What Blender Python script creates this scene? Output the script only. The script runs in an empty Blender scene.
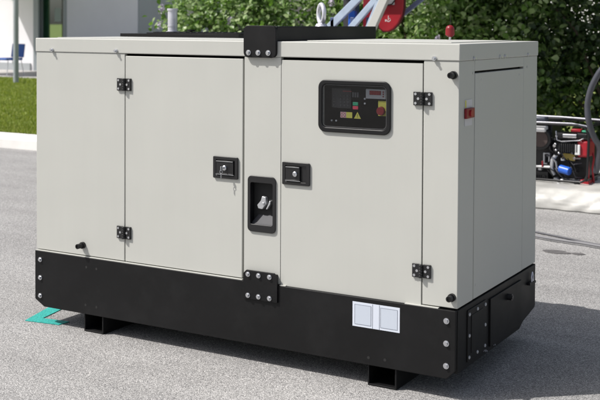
import bpy, bmesh, math, random
from mathutils import Vector, Matrix
from mathutils.noise import noise
rnd = random.Random(7)
scene = bpy.context.scene
COL = scene.collection
D = 1.010; ZT = 1.4607; ZL = 1.391; ZB = 0.381; Z0 = 0.091; LEN = 2.3

# ------------------------------------------------------------ camera
F = 1085.68; PY = 49.66
CAM = Vector((3.94088, -4.12217, 1.53871)); YAW, PIT, ROL = 0.52473, -0.02378, 0.00495
r0 = Vector((math.cos(YAW), math.sin(YAW), 0)); f0 = Vector((-math.sin(YAW), math.cos(YAW), 0)); u0 = Vector((0, 0, 1))
fw = math.cos(PIT)*f0 + math.sin(PIT)*u0
up = -math.sin(PIT)*f0 + math.cos(PIT)*u0
rt = math.cos(ROL)*r0 + math.sin(ROL)*up
up2 = -math.sin(ROL)*r0 + math.cos(ROL)*up
cam = bpy.data.cameras.new('camera'); camo = bpy.data.objects.new('camera', cam); COL.objects.link(camo)
m = Matrix((rt, up2, -fw)).transposed().to_4x4(); m.translation = CAM; camo.matrix_world = m
cam.sensor_width = 36; cam.lens = F/600*36; cam.shift_y = -(200-PY)/600
cam.clip_start = 0.1; cam.clip_end = 2000
cam.dof.use_dof = True; cam.dof.focus_distance = 5.0; cam.dof.aperture_fstop = 5.6
scene.camera = camo

def at(u, v, ax, val):
    """world point where the sight line of photo pixel (u, v) meets a world plane"""
    r = fw + rt*((u-300)/F) - up2*((v-PY)/F)
    k = (val-CAM[ax])/r[ax]
    return CAM + r*k

# ------------------------------------------------------------ world, sun, exposure
SUN = Vector((0.60, 0.50, -1.0)).normalized()      # the way the light travels
elev = math.asin(-SUN.z); az = math.atan2(-SUN.x, -SUN.y)
w = bpy.data.worlds.new('World'); scene.world = w; w.use_nodes = True
nt = w.node_tree; bg = nt.nodes['Background']
sky = nt.nodes.new('ShaderNodeTexSky'); sky.sky_type = 'NISHITA'; sky.sun_disc = False
sky.sun_elevation = elev; sky.sun_rotation = az; sky.air_density = 1.0; sky.dust_density = 3.0; sky.ozone_density = 0.35
hs = nt.nodes.new('ShaderNodeHueSaturation'); hs.inputs['Saturation'].default_value = 0.62
nt.links.new(sky.outputs[0], hs.inputs['Color']); nt.links.new(hs.outputs[0], bg.inputs[0]); bg.inputs[1].default_value = 0.115
sl = bpy.data.lights.new('sun', 'SUN'); sl.energy = 4.45; sl.angle = math.radians(0.5); sl.color = (1.0, 0.965, 0.92)
so = bpy.data.objects.new('sun', sl); COL.objects.link(so); so.rotation_euler = SUN.to_track_quat('-Z', 'Y').to_euler()
so.location = (0, 0, 12)
scene.view_settings.view_transform = 'Standard'; scene.view_settings.look = 'None'
scene.view_settings.exposure = 0.18; scene.view_settings.gamma = 1.0

# ------------------------------------------------------------ materials
def mat(name, col, rough=0.6, metal=0.0, spec=0.5, var=0.0, vscale=8.0, bump=0.0, bscale=200.0, coat=0.0, rvar=0.0):
    m = bpy.data.materials.new(name); m.use_nodes = True
    n = m.node_tree.nodes; l = m.node_tree.links; b = n['Principled BSDF']
    b.inputs['Base Color'].default_value = (*col, 1); b.inputs['Roughness'].default_value = rough
    b.inputs['Metallic'].default_value = metal; b.inputs['Specular IOR Level'].default_value = spec
    b.inputs['Coat Weight'].default_value = coat
    tc = n.new('ShaderNodeTexCoord')
    if var or rvar:
        no = n.new('ShaderNodeTexNoise'); no.inputs['Scale'].default_value = vscale; no.inputs['Detail'].default_value = 6
        l.new(tc.outputs['Object'], no.inputs['Vector'])
        if var:
            r = n.new('ShaderNodeMapRange'); r.inputs[1].default_value = .3; r.inputs[2].default_value = .7
            r.inputs[3].default_value = 1-var; r.inputs[4].default_value = 1+var
            l.new(no.outputs[0], r.inputs[0])
            mx = n.new('ShaderNodeVectorMath'); mx.operation = 'SCALE'; mx.inputs[0].default_value = col
            l.new(r.outputs[0], mx.inputs['Scale']); l.new(mx.outputs[0], b.inputs['Base Color'])
        if rvar:
            r2 = n.new('ShaderNodeMapRange'); r2.inputs[1].default_value = .3; r2.inputs[2].default_value = .7
            r2.inputs[3].default_value = rough-rvar; r2.inputs[4].default_value = rough+rvar
            l.new(no.outputs[0], r2.inputs[0]); l.new(r2.outputs[0], b.inputs['Roughness'])
    if bump:
        n2 = n.new('ShaderNodeTexNoise'); n2.inputs['Scale'].default_value = bscale; n2.inputs['Detail'].default_value = 3
        l.new(tc.outputs['Object'], n2.inputs['Vector'])
        bp = n.new('ShaderNodeBump'); bp.inputs['Strength'].default_value = bump; bp.inputs['Distance'].default_value = 0.001
        l.new(n2.outputs[0], bp.inputs['Height']); l.new(bp.outputs[0], b.inputs['Normal'])
    return m

def paint_mat():
    m = mat('cream_powder_coat', (0.468, 0.470, 0.438), 0.5, spec=0.35, var=0.012, vscale=3.0, bump=0.25, bscale=420.0, rvar=0.05)
    # faint handling marks, dust film and run-off streaks, with shapes of their own
    n = m.node_tree.nodes; l = m.node_tree.links; b = n['Principled BSDF']; src = b.inputs['Base Color'].links[0].from_socket
    tc = n['Texture Coordinate']; mp = n.new('ShaderNodeMapping'); mp.inputs['Scale'].default_value = (9, 9, .55); l.new(tc.outputs['Object'], mp.inputs[0])
    no = n.new('ShaderNodeTexNoise'); no.inputs['Scale'].default_value = 2.2; no.inputs['Detail'].default_value = 8; no.inputs['Roughness'].default_value = .65; l.new(mp.outputs[0], no.inputs['Vector'])
    r = n.new('ShaderNodeMapRange'); r.inputs[1].default_value = .35; r.inputs[2].default_value = .75; r.inputs[3].default_value = 1.0; r.inputs[4].default_value = .982; l.new(no.outputs[0], r.inputs[0])
    sp = n.new('ShaderNodeTexVoronoi'); sp.inputs['Scale'].default_value = 34; l.new(tc.outputs['Object'], sp.inputs['Vector'])
    r2 = n.new('ShaderNodeMapRange'); r2.inputs[1].default_value = .03; r2.inputs[2].default_value = .07; r2.inputs[3].default_value = .90; r2.inputs[4].default_value = 1.0; l.new(sp.outputs['Distance'], r2.inputs[0])
    mu = n.new('ShaderNodeMath'); mu.operation = 'MULTIPLY'; l.new(r.outputs[0], mu.inputs[0]); l.new(r2.outputs[0], mu.inputs[1])
    sc = n.new('ShaderNodeVectorMath'); sc.operation = 'SCALE'; l.new(src, sc.inputs[0]); l.new(mu.outputs[0], sc.inputs['Scale']); l.new(sc.outputs[0], b.inputs['Base Color'])
    # the slight waviness of thin sheet steel
    wv = n.new('ShaderNodeTexNoise'); wv.inputs['Scale'].default_value = 2.6; wv.inputs['Detail'].default_value = 1; l.new(tc.outputs['Object'], wv.inputs['Vector'])
    wb = n.new('ShaderNodeBump'); wb.inputs['Strength'].default_value = .5; wb.inputs['Distance'].default_value = .010; l.new(wv.outputs[0], wb.inputs['Height'])
    old = b.inputs['Normal'].links[0].from_node; l.new(wb.outputs[0], old.inputs['Normal'])
    return m
CREAM = paint_mat()
BLACK = mat('black_powder_coat', (0.0065, 0.0065, 0.007), 0.5, spec=0.22, var=0.12, vscale=4.0, bump=0.3, bscale=500.0, rvar=0.06)
DARK = mat('dark_interior', (0.012, 0.012, 0.012), 0.8)
def dusty(m, amt=.018):
    n = m.node_tree.nodes; l = m.node_tree.links; b = n['Principled BSDF']; src = b.inputs['Base Color'].links[0].from_socket
    tc = n['Texture Coordinate']; no = n.new('ShaderNodeTexNoise'); no.inputs['Scale'].default_value = 5; no.inputs['Detail'].default_value = 9; no.inputs['Roughness'].default_value = .7; l.new(tc.outputs['Object'], no.inputs['Vector'])
    r = n.new('ShaderNodeMapRange'); r.inputs[1].default_value = .48; r.inputs[2].default_value = .8; r.inputs[4].default_value = amt; l.new(no.outputs[0], r.inputs[0])
    ad = n.new('ShaderNodeVectorMath'); ad.operation = 'ADD'; l.new(src, ad.inputs[0]); l.new(r.outputs[0], ad.inputs[1]); l.new(ad.outputs[0], b.inputs['Base Color'])
dusty(BLACK, .006)
PLASTIC = mat('black_plastic', (0.009, 0.009, 0.010), 0.38, spec=0.5, rvar=0.05)
RUBBER = mat('black_rubber', (0.006, 0.006, 0.007), 0.40, spec=0.35)
ZINC = mat('zinc_plated_steel', (0.62, 0.63, 0.66), 0.33, metal=1.0, var=0.08, vscale=60)
STEEL = mat('worn_steel', (0.50, 0.52, 0.57), 0.42, metal=0.6, var=0.12, vscale=25)
DULL = mat('dull_aluminium', (0.5, 0.51, 0.53), 0.5, metal=0.7)
GALV = mat('galvanised_steel', (0.66, 0.66, 0.72), 0.35, metal=0.55, var=0.1, vscale=30)
RED = mat('red_plastic', (0.20, 0.005, 0.011), 0.4, spec=0.5)
REDP = mat('red_paint', (0.34, 0.010, 0.02), 0.42, var=0.1, vscale=9)
LABEL = mat('pale_label_paper', (0.60, 0.64, 0.72), 0.4)
LABEL2 = mat('label_panel', (0.50, 0.545, 0.62), 0.4)
LABELINK = mat('label_ink', (0.20, 0.22, 0.26), 0.5)
YELLOW = mat('yellow_label', (0.52, 0.50, 0.08), 0.5)
GREEN = mat('green_button', (0.02, 0.30, 0.16), 0.45)
GREYP = mat('grey_display_plastic', (0.42, 0.43, 0.45), 0.4)
BLUE = mat('blue_plastic', (0.02, 0.11, 0.52), 0.35)
CHAIRB = mat('blue_chair_fabric', (0.035, 0.10, 0.36), 0.8, bump=.5, bscale=300)
WHITE = mat('white_render_wall', (0.80, 0.79, 0.82), 0.85, var=0.03, vscale=1.2, bump=0.4, bscale=60)
WHITEL = mat('white_print', (0.75, 0.75, 0.75), 0.5)
SHADEW = mat('shaded_white_wall', (0.78, 0.77, 0.80), 0.85, var=0.04, vscale=0.8)  # wall white again, slightly darker in colour for the shaded side
GREYW = mat('slate_grey_wall', (0.36, 0.385, 0.40), 0.8, var=0.04, vscale=0.8)
FRAME = mat('grey_aluminium_frame', (0.26, 0.29, 0.31), 0.45, metal=0.2)
COLM = mat('grey_column_paint', (0.34, 0.37, 0.40), 0.5, var=0.05, vscale=3)
GREENP = mat('green_wall_panel', (0.10, 0.34, 0.17), 0.6)
CONC = mat('pale_concrete', (0.74, 0.725, 0.70), 0.85, var=0.1, vscale=3.0, bump=0.6, bscale=40)
PAVE = mat('terrace_paving', (0.42, 0.40, 0.39), 0.85, var=0.1, vscale=2.0)
DISP = mat('red_display_screen', (0.22, 0.008, 0.014), 0.2)
CYAN = mat('turquoise_road_paint', (0.024, 0.33, 0.29), 0.75, var=0.45, vscale=170, bump=1.0, bscale=300)
BARK = mat('bark', (0.10, 0.075, 0.055), 0.9, var=0.3, vscale=12, bump=1.0, bscale=30)
FLOWER = mat('lilac_blossom', (0.60, 0.55, 0.66), 0.7, var=0.12, vscale=20)
HOSE = mat('dark_grey_hose', (0.055, 0.057, 0.07), 0.38)
CABLE = mat('grey_cable', (0.10, 0.10, 0.11), 0.7)
BARPAINT = mat('pale_blue_steel', (0.42, 0.50, 0.62), 0.4, metal=0.25, var=0.1, vscale=12)
NAVY = mat('navy_steel', (0.05, 0.075, 0.17), 0.45)

def glass_mat(name, col=(0.9, 0.92, 0.93), rough=0.03, alpha=0.3):
    m = bpy.data.materials.new(name); m.use_nodes = True
    n = m.node_tree.nodes; l = m.node_tree.links
    out = n['Material Output']; n.remove(n['Principled BSDF'])
    t = n.new('ShaderNodeBsdfTransparent'); t.inputs[0].default_value = (*col, 1)
    g = n.new('ShaderNodeBsdfGlossy'); g.inputs['Roughness'].default_value = rough
    fr = n.new('ShaderNodeFresnel'); fr.inputs[0].default_value = 1.5
    mx = n.new('ShaderNodeMixShader'); ge = n.new('ShaderNodeNewGeometry'); iv = n.new('ShaderNodeMath'); iv.operation = 'SUBTRACT'; iv.inputs[0].default_value = 1; l.new(ge.outputs['Backfacing'], iv.inputs[1]); mf = n.new('ShaderNodeMath'); mf.operation = 'MULTIPLY'; l.new(fr.outputs[0], mf.inputs[0]); l.new(iv.outputs[0], mf.inputs[1])
    l.new(mf.outputs[0], mx.inputs[0]); l.new(t.outputs[0], mx.inputs[1]); l.new(g.outputs[0], mx.inputs[2])
    l.new(mx.outputs[0], out.inputs[0]); return m
GLASS = glass_mat('tinted_window_glass', (0.80, 0.81, 0.82))
BGLASS = mat('dark_building_glass', (0.03, 0.035, 0.04), 0.06, spec=0.8)

def asphalt_mat():
    m = bpy.data.materials.new('pale_asphalt'); m.use_nodes = True
    n = m.node_tree.nodes; l = m.node_tree.links; b = n['Principled BSDF']
    tc = n.new('ShaderNodeTexCoord'); b.inputs['Roughness'].default_value = 0.85; b.inputs['Specular IOR Level'].default_value = 0.3
    v = n.new('ShaderNodeTexVoronoi'); v.inputs['Scale'].default_value = 270; l.new(tc.outputs['Object'], v.inputs['Vector'])
    sep = n.new('ShaderNodeSeparateColor'); l.new(v.outputs['Color'], sep.inputs[0])
    cr = n.new('ShaderNodeValToRGB'); l.new(sep.outputs[0], cr.inputs[0])
    e = cr.color_ramp.elements; e[0].position = 0; e[0].color = (0.11, 0.108, 0.11, 1); e[1].position = 1; e[1].color = (0.58, 0.567, 0.555, 1)
    for p, c in ((0.16, 0.175), (0.42, 0.28), (0.80, 0.355)):
        x = e.new(p); x.color = (c, c*0.982, c*0.965, 1)
    fn = n.new('ShaderNodeTexNoise'); fn.inputs['Scale'].default_value = 260; fn.inputs['Detail'].default_value = 4
    l.new(tc.outputs['Object'], fn.inputs['Vector'])
    big = n.new('ShaderNodeTexNoise'); big.inputs['Scale'].default_value = 0.9; big.inputs['Detail'].default_value = 7; big.inputs['Roughness'].default_value = .6
    l.new(tc.outputs['Object'], big.inputs['Vector'])
    # long faint streaks left by tyres
    mp = n.new('ShaderNodeMapping'); mp.inputs['Scale'].default_value = (0.35, 2.2, 1); mp.inputs['Rotation'].default_value = (0, 0, 0.35)
    l.new(tc.outputs['Object'], mp.inputs[0])
    st = n.new('ShaderNodeTexNoise'); st.inputs['Scale'].default_value = 1.6; st.inputs['Detail'].default_value = 5; l.new(mp.outputs[0], st.inputs['Vector'])
    def rng(src, a, c, lo, hi):
        r = n.new('ShaderNodeMapRange'); r.inputs[1].default_value = a; r.inputs[2].default_value = c; r.inputs[3].default_value = lo; r.inputs[4].default_value = hi
        l.new(src, r.inputs[0]); return r.outputs[0]
    def mul(a, c):
        x = n.new('ShaderNodeMath'); x.operation = 'MULTIPLY'; l.new(a, x.inputs[0]); l.new(c, x.inputs[1]); return x.outputs[0]
    k = mul(rng(fn.outputs[0], .3, .7, .80, 1.2), mul(rng(big.outputs[0], .3, .7, .89, 1.08), rng(st.outputs[0], .35, .65, .90, 1.06)))
    sc = n.new('ShaderNodeVectorMath'); sc.operation = 'SCALE'; l.new(cr.outputs[0], sc.inputs[0]); l.new(k, sc.inputs['Scale'])
    l.new(sc.outputs[0], b.inputs['Base Color'])
    bp = n.new('ShaderNodeBump'); bp.inputs['Strength'].default_value = 0.6; bp.inputs['Distance'].default_value = 0.003
    l.new(v.outputs['Distance'], bp.inputs['Height']); bp.invert = True
    l.new(bp.outputs[0], b.inputs['Normal']); return m
ASPH = asphalt_mat()

def leaf_mat(name, c1, c2, c3, trans=0.35, rough=0.42):
    m = bpy.data.materials.new(name); m.use_nodes = True
    n = m.node_tree.nodes; l = m.node_tree.links; out = n['Material Output']; b = n['Principled BSDF']
    g = n.new('ShaderNodeNewGeometry'); cr = n.new('ShaderNodeValToRGB'); l.new(g.outputs['Random Per Island'], cr.inputs[0])
    e = cr.color_ramp.elements; e[0].color = (*c1, 1); e[1].color = (*c3, 1); x = e.new(.55); x.color = (*c2, 1)
    l.new(cr.outputs[0], b.inputs['Base Color']); b.inputs['Roughness'].default_value = rough; b.inputs['Specular IOR Level'].default_value = 0.5
    t = n.new('ShaderNodeBsdfTranslucent'); h = n.new('ShaderNodeHueSaturation'); h.inputs['Saturation'].default_value = 1.15; h.inputs['Value'].default_value = 1.3
    l.new(cr.outputs[0], h.inputs['Color']); l.new(h.outputs[0], t.inputs[0])
    mx = n.new('ShaderNodeMixShader'); mx.inputs[0].default_value = trans
    l.new(b.outputs[0], mx.inputs[1]); l.new(t.outputs[0], mx.inputs[2]); l.new(mx.outputs[0], out.inputs[0]); return m
LEAF = leaf_mat('lilac_leaves', (0.05, 0.105, 0.02), (0.15, 0.26, 0.06), (0.40, 0.49, 0.25))  # palest leaf tone stands in for highlights on the leaves
LEAF_SHADE = leaf_mat('shade_dark_leaves', (0.011, 0.027, 0.008), (0.025, 0.055, 0.013), (0.08, 0.13, 0.04), 0.25, 0.55)  # leaf green with the shade of the right side put into its colour
GRASS = leaf_mat('grass_blades', (0.15, 0.20, 0.03), (0.23, 0.30, 0.05), (0.34, 0.36, 0.10), 0.3, 0.7)
TURF = mat('turf_soil', (0.17, 0.215, 0.045), 0.95, var=0.35, vscale=2.5, bump=1, bscale=30)

# ------------------------------------------------------------ mesh helpers
ORIG = {}
def lk(o): COL.objects.link(o); return o
def tag(o, label=None, cat=None, group=None, kind=None):
    if label: o['label'] = label
    if cat: o['category'] = cat
    if group: o['group'] = group
    if kind: o['kind'] = kind
    return o
def thing(name, loc, label, cat, group=None):
    o = lk(bpy.data.objects.new(name, None)); o.location = loc; o.empty_display_size = .1
    ORIG[o] = Vector(loc); return tag(o, label, cat, group)

class MB:
    def __init__(s): s.bm = bmesh.new()
    def box(s, x0, x1, y0, y1, z0, z1):
        v = [s.bm.verts.new(p) for p in ((x0,y0,z0),(x1,y0,z0),(x1,y1,z0),(x0,y1,z0),(x0,y0,z1),(x1,y0,z1),(x1,y1,z1),(x0,y1,z1))]
        for f in ((0,3,2,1),(4,5,6,7),(0,1,5,4),(1,2,6,5),(2,3,7,6),(3,0,4,7)): s.bm.faces.new([v[i] for i in f])
        return s
    def prism(s, pts, axis, a, b):
        """2D outline pushed along an axis: axis 'y' takes (x,z), 'x' takes (y,z), 'z' takes (x,y)"""
        def P(p, k): return {'y': (p[0], k, p[1]), 'x': (k, p[0], p[1]), 'z': (p[0], p[1], k)}[axis]
        A = [s.bm.verts.new(P(p, a)) for p in pts]; B = [s.bm.verts.new(P(p, b)) for p in pts]
        s.bm.faces.new(A); s.bm.faces.new(B[::-1]); n = len(pts)
        for i in range(n): s.bm.faces.new([A[i], B[i], B[(i+1) % n], A[(i+1) % n]])
        return s
    def cone(s, p0, p1, ra, rb, n=16, cap=True, smooth=True):
        p0, p1 = Vector(p0), Vector(p1); d = (p1-p0).normalized()
        a = d.orthogonal().normalized(); b = d.cross(a)
        A = []; B = []
        for i in range(n):
            t = 2*math.pi*i/n; o = a*math.cos(t)+b*math.sin(t)
            A.append(s.bm.verts.new(p0+o*ra)); B.append(s.bm.verts.new(p1+o*rb))
        for i in range(n):
            f = s.bm.faces.new([A[i], A[(i+1) % n], B[(i+1) % n], B[i]]); f.smooth = smooth
        if cap: s.bm.faces.new(A[::-1]); s.bm.faces.new(B)
        return s
    def cyl(s, p0, p1, r, n=16, smooth=True): return s.cone(p0, p1, r, r, n, True, smooth)
    def tube(s, pts, r, n=10, close=False):
        pts = [Vector(p) for p in pts]; N = len(pts); rings = []; prev = None
        for i, p in enumerate(pts):
            if close: d = pts[(i+1) % N]-pts[i-1]
            else: d = pts[min(i+1, N-1)]-pts[max(i-1, 0)]
            d.normalize()
            a = d.orthogonal().normalized() if prev is None else (prev-d*prev.dot(d)).normalized()
            prev = a; b = d.cross(a); rr = r[i] if isinstance(r, (list, tuple)) else r
            rings.append([s.bm.verts.new(p+(a*math.cos(2*math.pi*k/n)+b*math.sin(2*math.pi*k/n))*rr) for k in range(n)])
        for i in range(N if close else N-1):
            A, B = rings[i], rings[(i+1) % N]
            for k in range(n):
                f = s.bm.faces.new([A[k], A[(k+1) % n], B[(k+1) % n], B[k]]); f.smooth = True
        if not close: s.bm.faces.new(rings[0][::-1]); s.bm.faces.new(rings[-1])
        return s
    def ball(s, c, r, sc=(1, 1, 1), u=16, v=10):
        M = Matrix.Translation(c) @ Matrix.Diagonal((r*sc[0], r*sc[1], r*sc[2], 1))
        g = bmesh.ops.create_uvsphere(s.bm, u_segments=u, v_segments=v, radius=1, matrix=M)
        for vv in g['verts']:
            for f in vv.link_faces: f.smooth = True
        return s
    def build(s, name, material, parent=None, bevel=0, seg=2, label=None):
        bmesh.ops.recalc_face_normals(s.bm, faces=s.bm.faces)
        if parent is not None: bmesh.ops.translate(s.bm, verts=s.bm.verts, vec=-ORIG[parent])
        me = bpy.data.meshes.new(name); s.bm.to_mesh(me); s.bm.free(); me.materials.append(material)
        me.set_sharp_from_angle(angle=math.radians(40))
        o = lk(bpy.data.objects.new(name, me)); o.parent = parent
        if parent is not None: ORIG[o] = ORIG[parent]
        if bevel:
            md = o.modifiers.new('bevel', 'BEVEL'); md.width = bevel; md.segments = seg; md.limit_method = 'ANGLE'; md.angle_limit = math.radians(35)
        if label: o['label'] = label
        return o

def rrect(x0, x1, z0, z1, r, n=6):
    out = []
    for cx, cz, a0 in ((x1-r, z1-r, 0), (x0+r, z1-r, 90), (x0+r, z0+r, 180), (x1-r, z0+r, 270)):
        for i in range(n+1):
            a = math.radians(a0+90*i/n); out.append((cx+r*math.cos(a), cz+r*math.sin(a)))
    return out
def ring_prism(mb, outer, inner, axis, a, b):
    """frame between two outlines with the same number of points"""
    def P(p, k): return {'y': (p[0], k, p[1]), 'x': (k, p[0], p[1]), 'z': (p[0], p[1], k)}[axis]
    V = [[mb.bm.verts.new(P(p, k)) for p in o] for o in (outer, inner) for k in (a, b)]
    n = len(outer); oa, ob, ia, ib = V
    for i in range(n):
        j = (i+1) % n
        for q in ((oa[i], oa[j], ia[j], ia[i]), (ob[i], ib[i], ib[j], ob[j]), (oa[i], ob[i], ob[j], oa[j]), (ia[i], ia[j], ib[j], ib[i])):
            mb.bm.faces.new(q)
    return mb
def slab_hole(mb, x0, x1, z0, z1, hx0, hx1, hz0, hz1, y0, y1):
    o = [(x0, z0), (x1, z0), (x1, z1), (x0, z1)]; i = [(hx0, hz0), (hx1, hz0), (hx1, hz1), (hx0, hz1)]
    return ring_prism(mb, o, i, 'y', y0, y1)
def cham(x0, x1, z0, z1, c, which='tl tr bl br'):
    p = []
    p += [(x0+c, z0), (x0, z0+c)] if 'bl' in which else [(x0, z0)]
    p += [(x0, z1-c), (x0+c, z1)] if 'tl' in which else [(x0, z1)]
    p += [(x1-c, z1), (x1, z1-c)] if 'tr' in which else [(x1, z1)]
    p += [(x1, z0+c), (x1-c, z0)] if 'br' in which else [(x1, z0)]
    return p
def bolt_shape(mb, p, d, r=.0115, h=.008):
    """domed hex-flange bolt head at p facing direction d"""
    p = Vector(p); d = Vector(d)
    mb.cyl(p, p+d*.003, r, 18)
    mb.cone(p+d*.003, p+d*h, r*.72, r*.62, 6, True, False)
    return mb

# ============================================================ SETTING
def sheet(name, x0, x1, y0, y1, z, m, nx=1, ny=1):
    mb = MB()
    vs = [[mb.bm.verts.new((x0+(x1-x0)*i/nx, y0+(y1-y0)*j/ny, z)) for i in range(nx+1)] for j in range(ny+1)]
    for j in range(ny):
        for i in range(nx): mb.bm.faces.new([vs[j][i], vs[j][i+1], vs[j+1][i+1], vs[j+1][i]])
    return tag(mb.build(name, m), kind='structure')
sheet('ground', -700, 700, -700, 700, -0.03, TURF)
sheet('asphalt_yard', -60, 60, -60, 5.56, 0.0, ASPH)
# kerb strip and the lawn behind it
mb = MB(); x = -60.
while x < -0.4:
    mb.box(x, min(x+.99, -.4), 5.56, 5.72, -.02, .12); x += 1.0
tag(mb.build('kerb', CONC, bevel=.012), kind='structure')
mb = MB()
x = -60.
while x < -0.4:
    mb.box(x, min(x+1.15, -.4)-.012, 5.725, 6.10, -.02, .118); x += 1.15
tag(mb.build('footpath', CONC, bevel=.006), kind='structure')
sheet('lawn_ground', -60, 60, 5.57, 200, 0.0, TURF)
tag(sheet('lawn_bed', -60, 60, 6.10, 60, 0.085, TURF), kind='structure')
sheet('terrace_paving', -34, -8, 16.6, 30, .10, PAVE)

def make_grass():
    verts = []; faces = []
    R = random.Random(3)
    for _ in range(125000):
        # the wedge of lawn the picture looks at, and a margin beside it
        y = 6.12 + (R.random()**1.3)*10.4
        s = (y+4.12)
        x = 3.94 - s*(R.uniform(.80, 1.16)) if _ < 50000 else R.uniform(-24, -.6)
        nz = noise(Vector((x*.7, y*.7, 0)))
        h = .035+.03*R.random()+.02*nz; a = R.uniform(0, 6.283); wd = .006+.0007*s; lean = R.uniform(-.03, .03)
        i = len(verts); dx, dy = math.cos(a)*wd, math.sin(a)*wd
        verts += [(x-dx, y-dy, .083), (x+dx, y+dy, .083), (x+lean, y+R.uniform(-.03, .03), .085+h)]
        faces.append((i, i+1, i+2))
    me = bpy.data.meshes.new('grass'); me.from_pydata(verts, [], faces); me.materials.append(GRASS)
    return tag(lk(bpy.data.objects.new('grass', me)), 'short sunlit mown grass behind the pale kerb', 'grass', kind='stuff')
make_grass()

# turquoise corner mark painted on the asphalt
mb = MB()
mb.prism([(-.066, -.016), (.139, .014), (.145, .085), (-.018, .064), (-.060, .262), (-.145, .245)], 'z', .001, .004)
tag(mb.build('ground_marking', CYAN), 'turquoise L-shaped corner mark painted on the asphalt beside the generator', 'ground marking')

# ============================================================ GENERATOR
gen = thing('diesel_generator', (0, 0, 0), 'large cream and black enclosed generator set standing on the asphalt in the foreground', 'generator')
def core():
    mb = MB().box(.025, LEN-.025, .03, D-.025, .30, ZL-.01); return mb
co = core()
co.build('inner_frame', DARK, gen)
T = .022
# housing panels, 4-7 mm seams
MB().box(0, .5745, 0, T, ZB, 1.3905).build('front_panel', CREAM, gen, .0025)
rp = MB(); rp.prism([(2.1445, 0), (LEN, 0), (LEN, .1735), (LEN-T, .1735), (LEN-T, T), (2.1445, T)], 'z', ZB, 1.3905)
rp.build('corner_panel', CREAM, gen, .003, 3)
PX0, PX1 = 1.2665, 1.4585
post = slab_hole(MB(), PX0, PX1, ZB-.004, 1.3905, 1.298, 1.428, .612, .843, -.001, T)
post.build('centre_post', CREAM, gen, .0025)
# doors
d1 = MB().box(.5795, 1.2565, 0, T, ZB, 1.3795).build('door', CREAM, gen, .0025)
d2m = slab_hole(MB(), 1.4605, 2.1395, ZB-.009, 1.3785, 1.668, 1.983, 1.09, 1.28, 0, T)
d2 = d2m.build('door', CREAM, gen, .0025)
# side (x = LEN) panels
side = MB(); side.box(LEN-T, LEN, .1765, .8055, 1.3445, 1.3905)
side.build('side_top_panel', CREAM, gen, .002)
MB().box(LEN-T, LEN+.001, .1785, .8035, .383, 1.335).build('service_panel', CREAM, gen, .002)
MB().prism([(LEN, .8085), (LEN, D), (LEN-.3, D), (LEN-.3, D-T), (LEN-T, D-T), (LEN-T, .8085)], 'z', .383, 1.3905).build('rear_corner_panel', CREAM, gen, .003, 3)
MB().box(0, LEN-.302, D-T, D, .383, 1.3905).build('rear_panel', CREAM, gen, .0025)
MB().box(0, T, T+.001, D-T-.001, .383, 1.3905).build('end_panel', CREAM, gen, .0025)
lou = MB()
for i in range(14): lou.prism([(-.001, .62+i*.045), (-.018, .60+i*.045), (-.018, .604+i*.045), (-.001, .626+i*.045)], 'y', .2, .8) if False else lou.box(-.012, -.001, .2, .8, .60+i*.045, .618+i*.045)
lou.build('louvre', CREAM, gen, .002)
# small weld/rivet dots and screws on the side
for y, z in ((.153, 1.337), (.856, 1.34), (.247, 1.304), (.741, 1.307), (.20, .44)):
    MB().ball((LEN+.001, y, z), .006, (.4, 1, 1), 12, 8).build('rivet', CREAM, gen)
for y in (.151, .468, .533, .854):
    bolt_shape(MB(), (LEN+.004, y, 1.399), (1, 0, 0), .009, .010).build('lid_screw', ZINC, gen)
for x, z in ((.112, 1.401), (.526, 1.403), (2.194, 1.400)):
    b = MB(); b.cyl((x, -.004, z), (x, -.012, z), .010, 14); b.cyl((x, -.012, z), (x, -.022, z), .0055, 12); b.build('lid_screw', ZINC, gen)
# lid
lid = MB().box(-.004, LEN+.004, -.004, D+.004, ZL, ZT)
LIDO = lid.build('lid', CREAM, gen, .004, 3)
MB().box(1.50, 2.20, .16, .93, ZT, ZT+.0035).build('roof_hatch', CREAM, gen, .0015)
MB().box(.05, 1.20, .10, .57, ZT, ZT+.003).build('roof_hatch', CREAM, gen, .0015)
# black exhaust grille plate on the roof, with its knob, and the exhaust pipe
MB().box(.052, .84, .60, .94, ZT+.001, ZT+.021).build('roof_grille', BLACK, gen, .001)
gl = MB(); gl.box(.22, .84, .62, .92, ZT+.0215, ZT+.027)
for i in range(14): gl.box(.25+i*.041, .265+i*.041, .64, .90, ZT+.0275, ZT+.031)
gl.build('grille_cover', BLACK, gen, .001)
k = MB(); kp = at(191, 31, 1, .66); k.cyl((kp.x, .66, ZT+.022), (kp.x, .66, ZT+.038), .008, 12); k.cyl((kp.x, .66, ZT+.036), (kp.x, .66, ZT+.044), .022, 16); k.build('grille_knob', BLACK, gen)
ep = at(172.5, 33, 1, .80)
e = MB(); X = ep.x
e.cyl((X, .80, ZT+.018), (X, .80, 1.618), .027, 24); e.cyl((X, .80, 1.610), (X, .80, 1.622), .031, 24)
e.cyl((X, .80, ZT+.022), (X, .80, ZT+.034), .036, 24); e.cyl((X, .80, 1.52), (X, .80, 1.528), .029, 24)
e.build('exhaust_pipe', GALV, gen)
# lifting beam over the roof and its front plate
bm_ = MB().box(1.282, 1.436, .002, D-.01, ZT+.0005, 1.5275)
bm_.build('lifting_beam', BLACK, gen, .004, 3)
MB().prism(rrect(1.272, 1.4425, 1.387, 1.5305, .024), 'y', -.020, -.0045).build('beam_plate', BLACK, gen, .0015)
for x in (1.300, 1.351, 1.404): bolt_shape(MB(), (x, -.020, 1.409), (0, -1, 0), .0125, .011).build('bolt', ZINC, gen)
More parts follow.
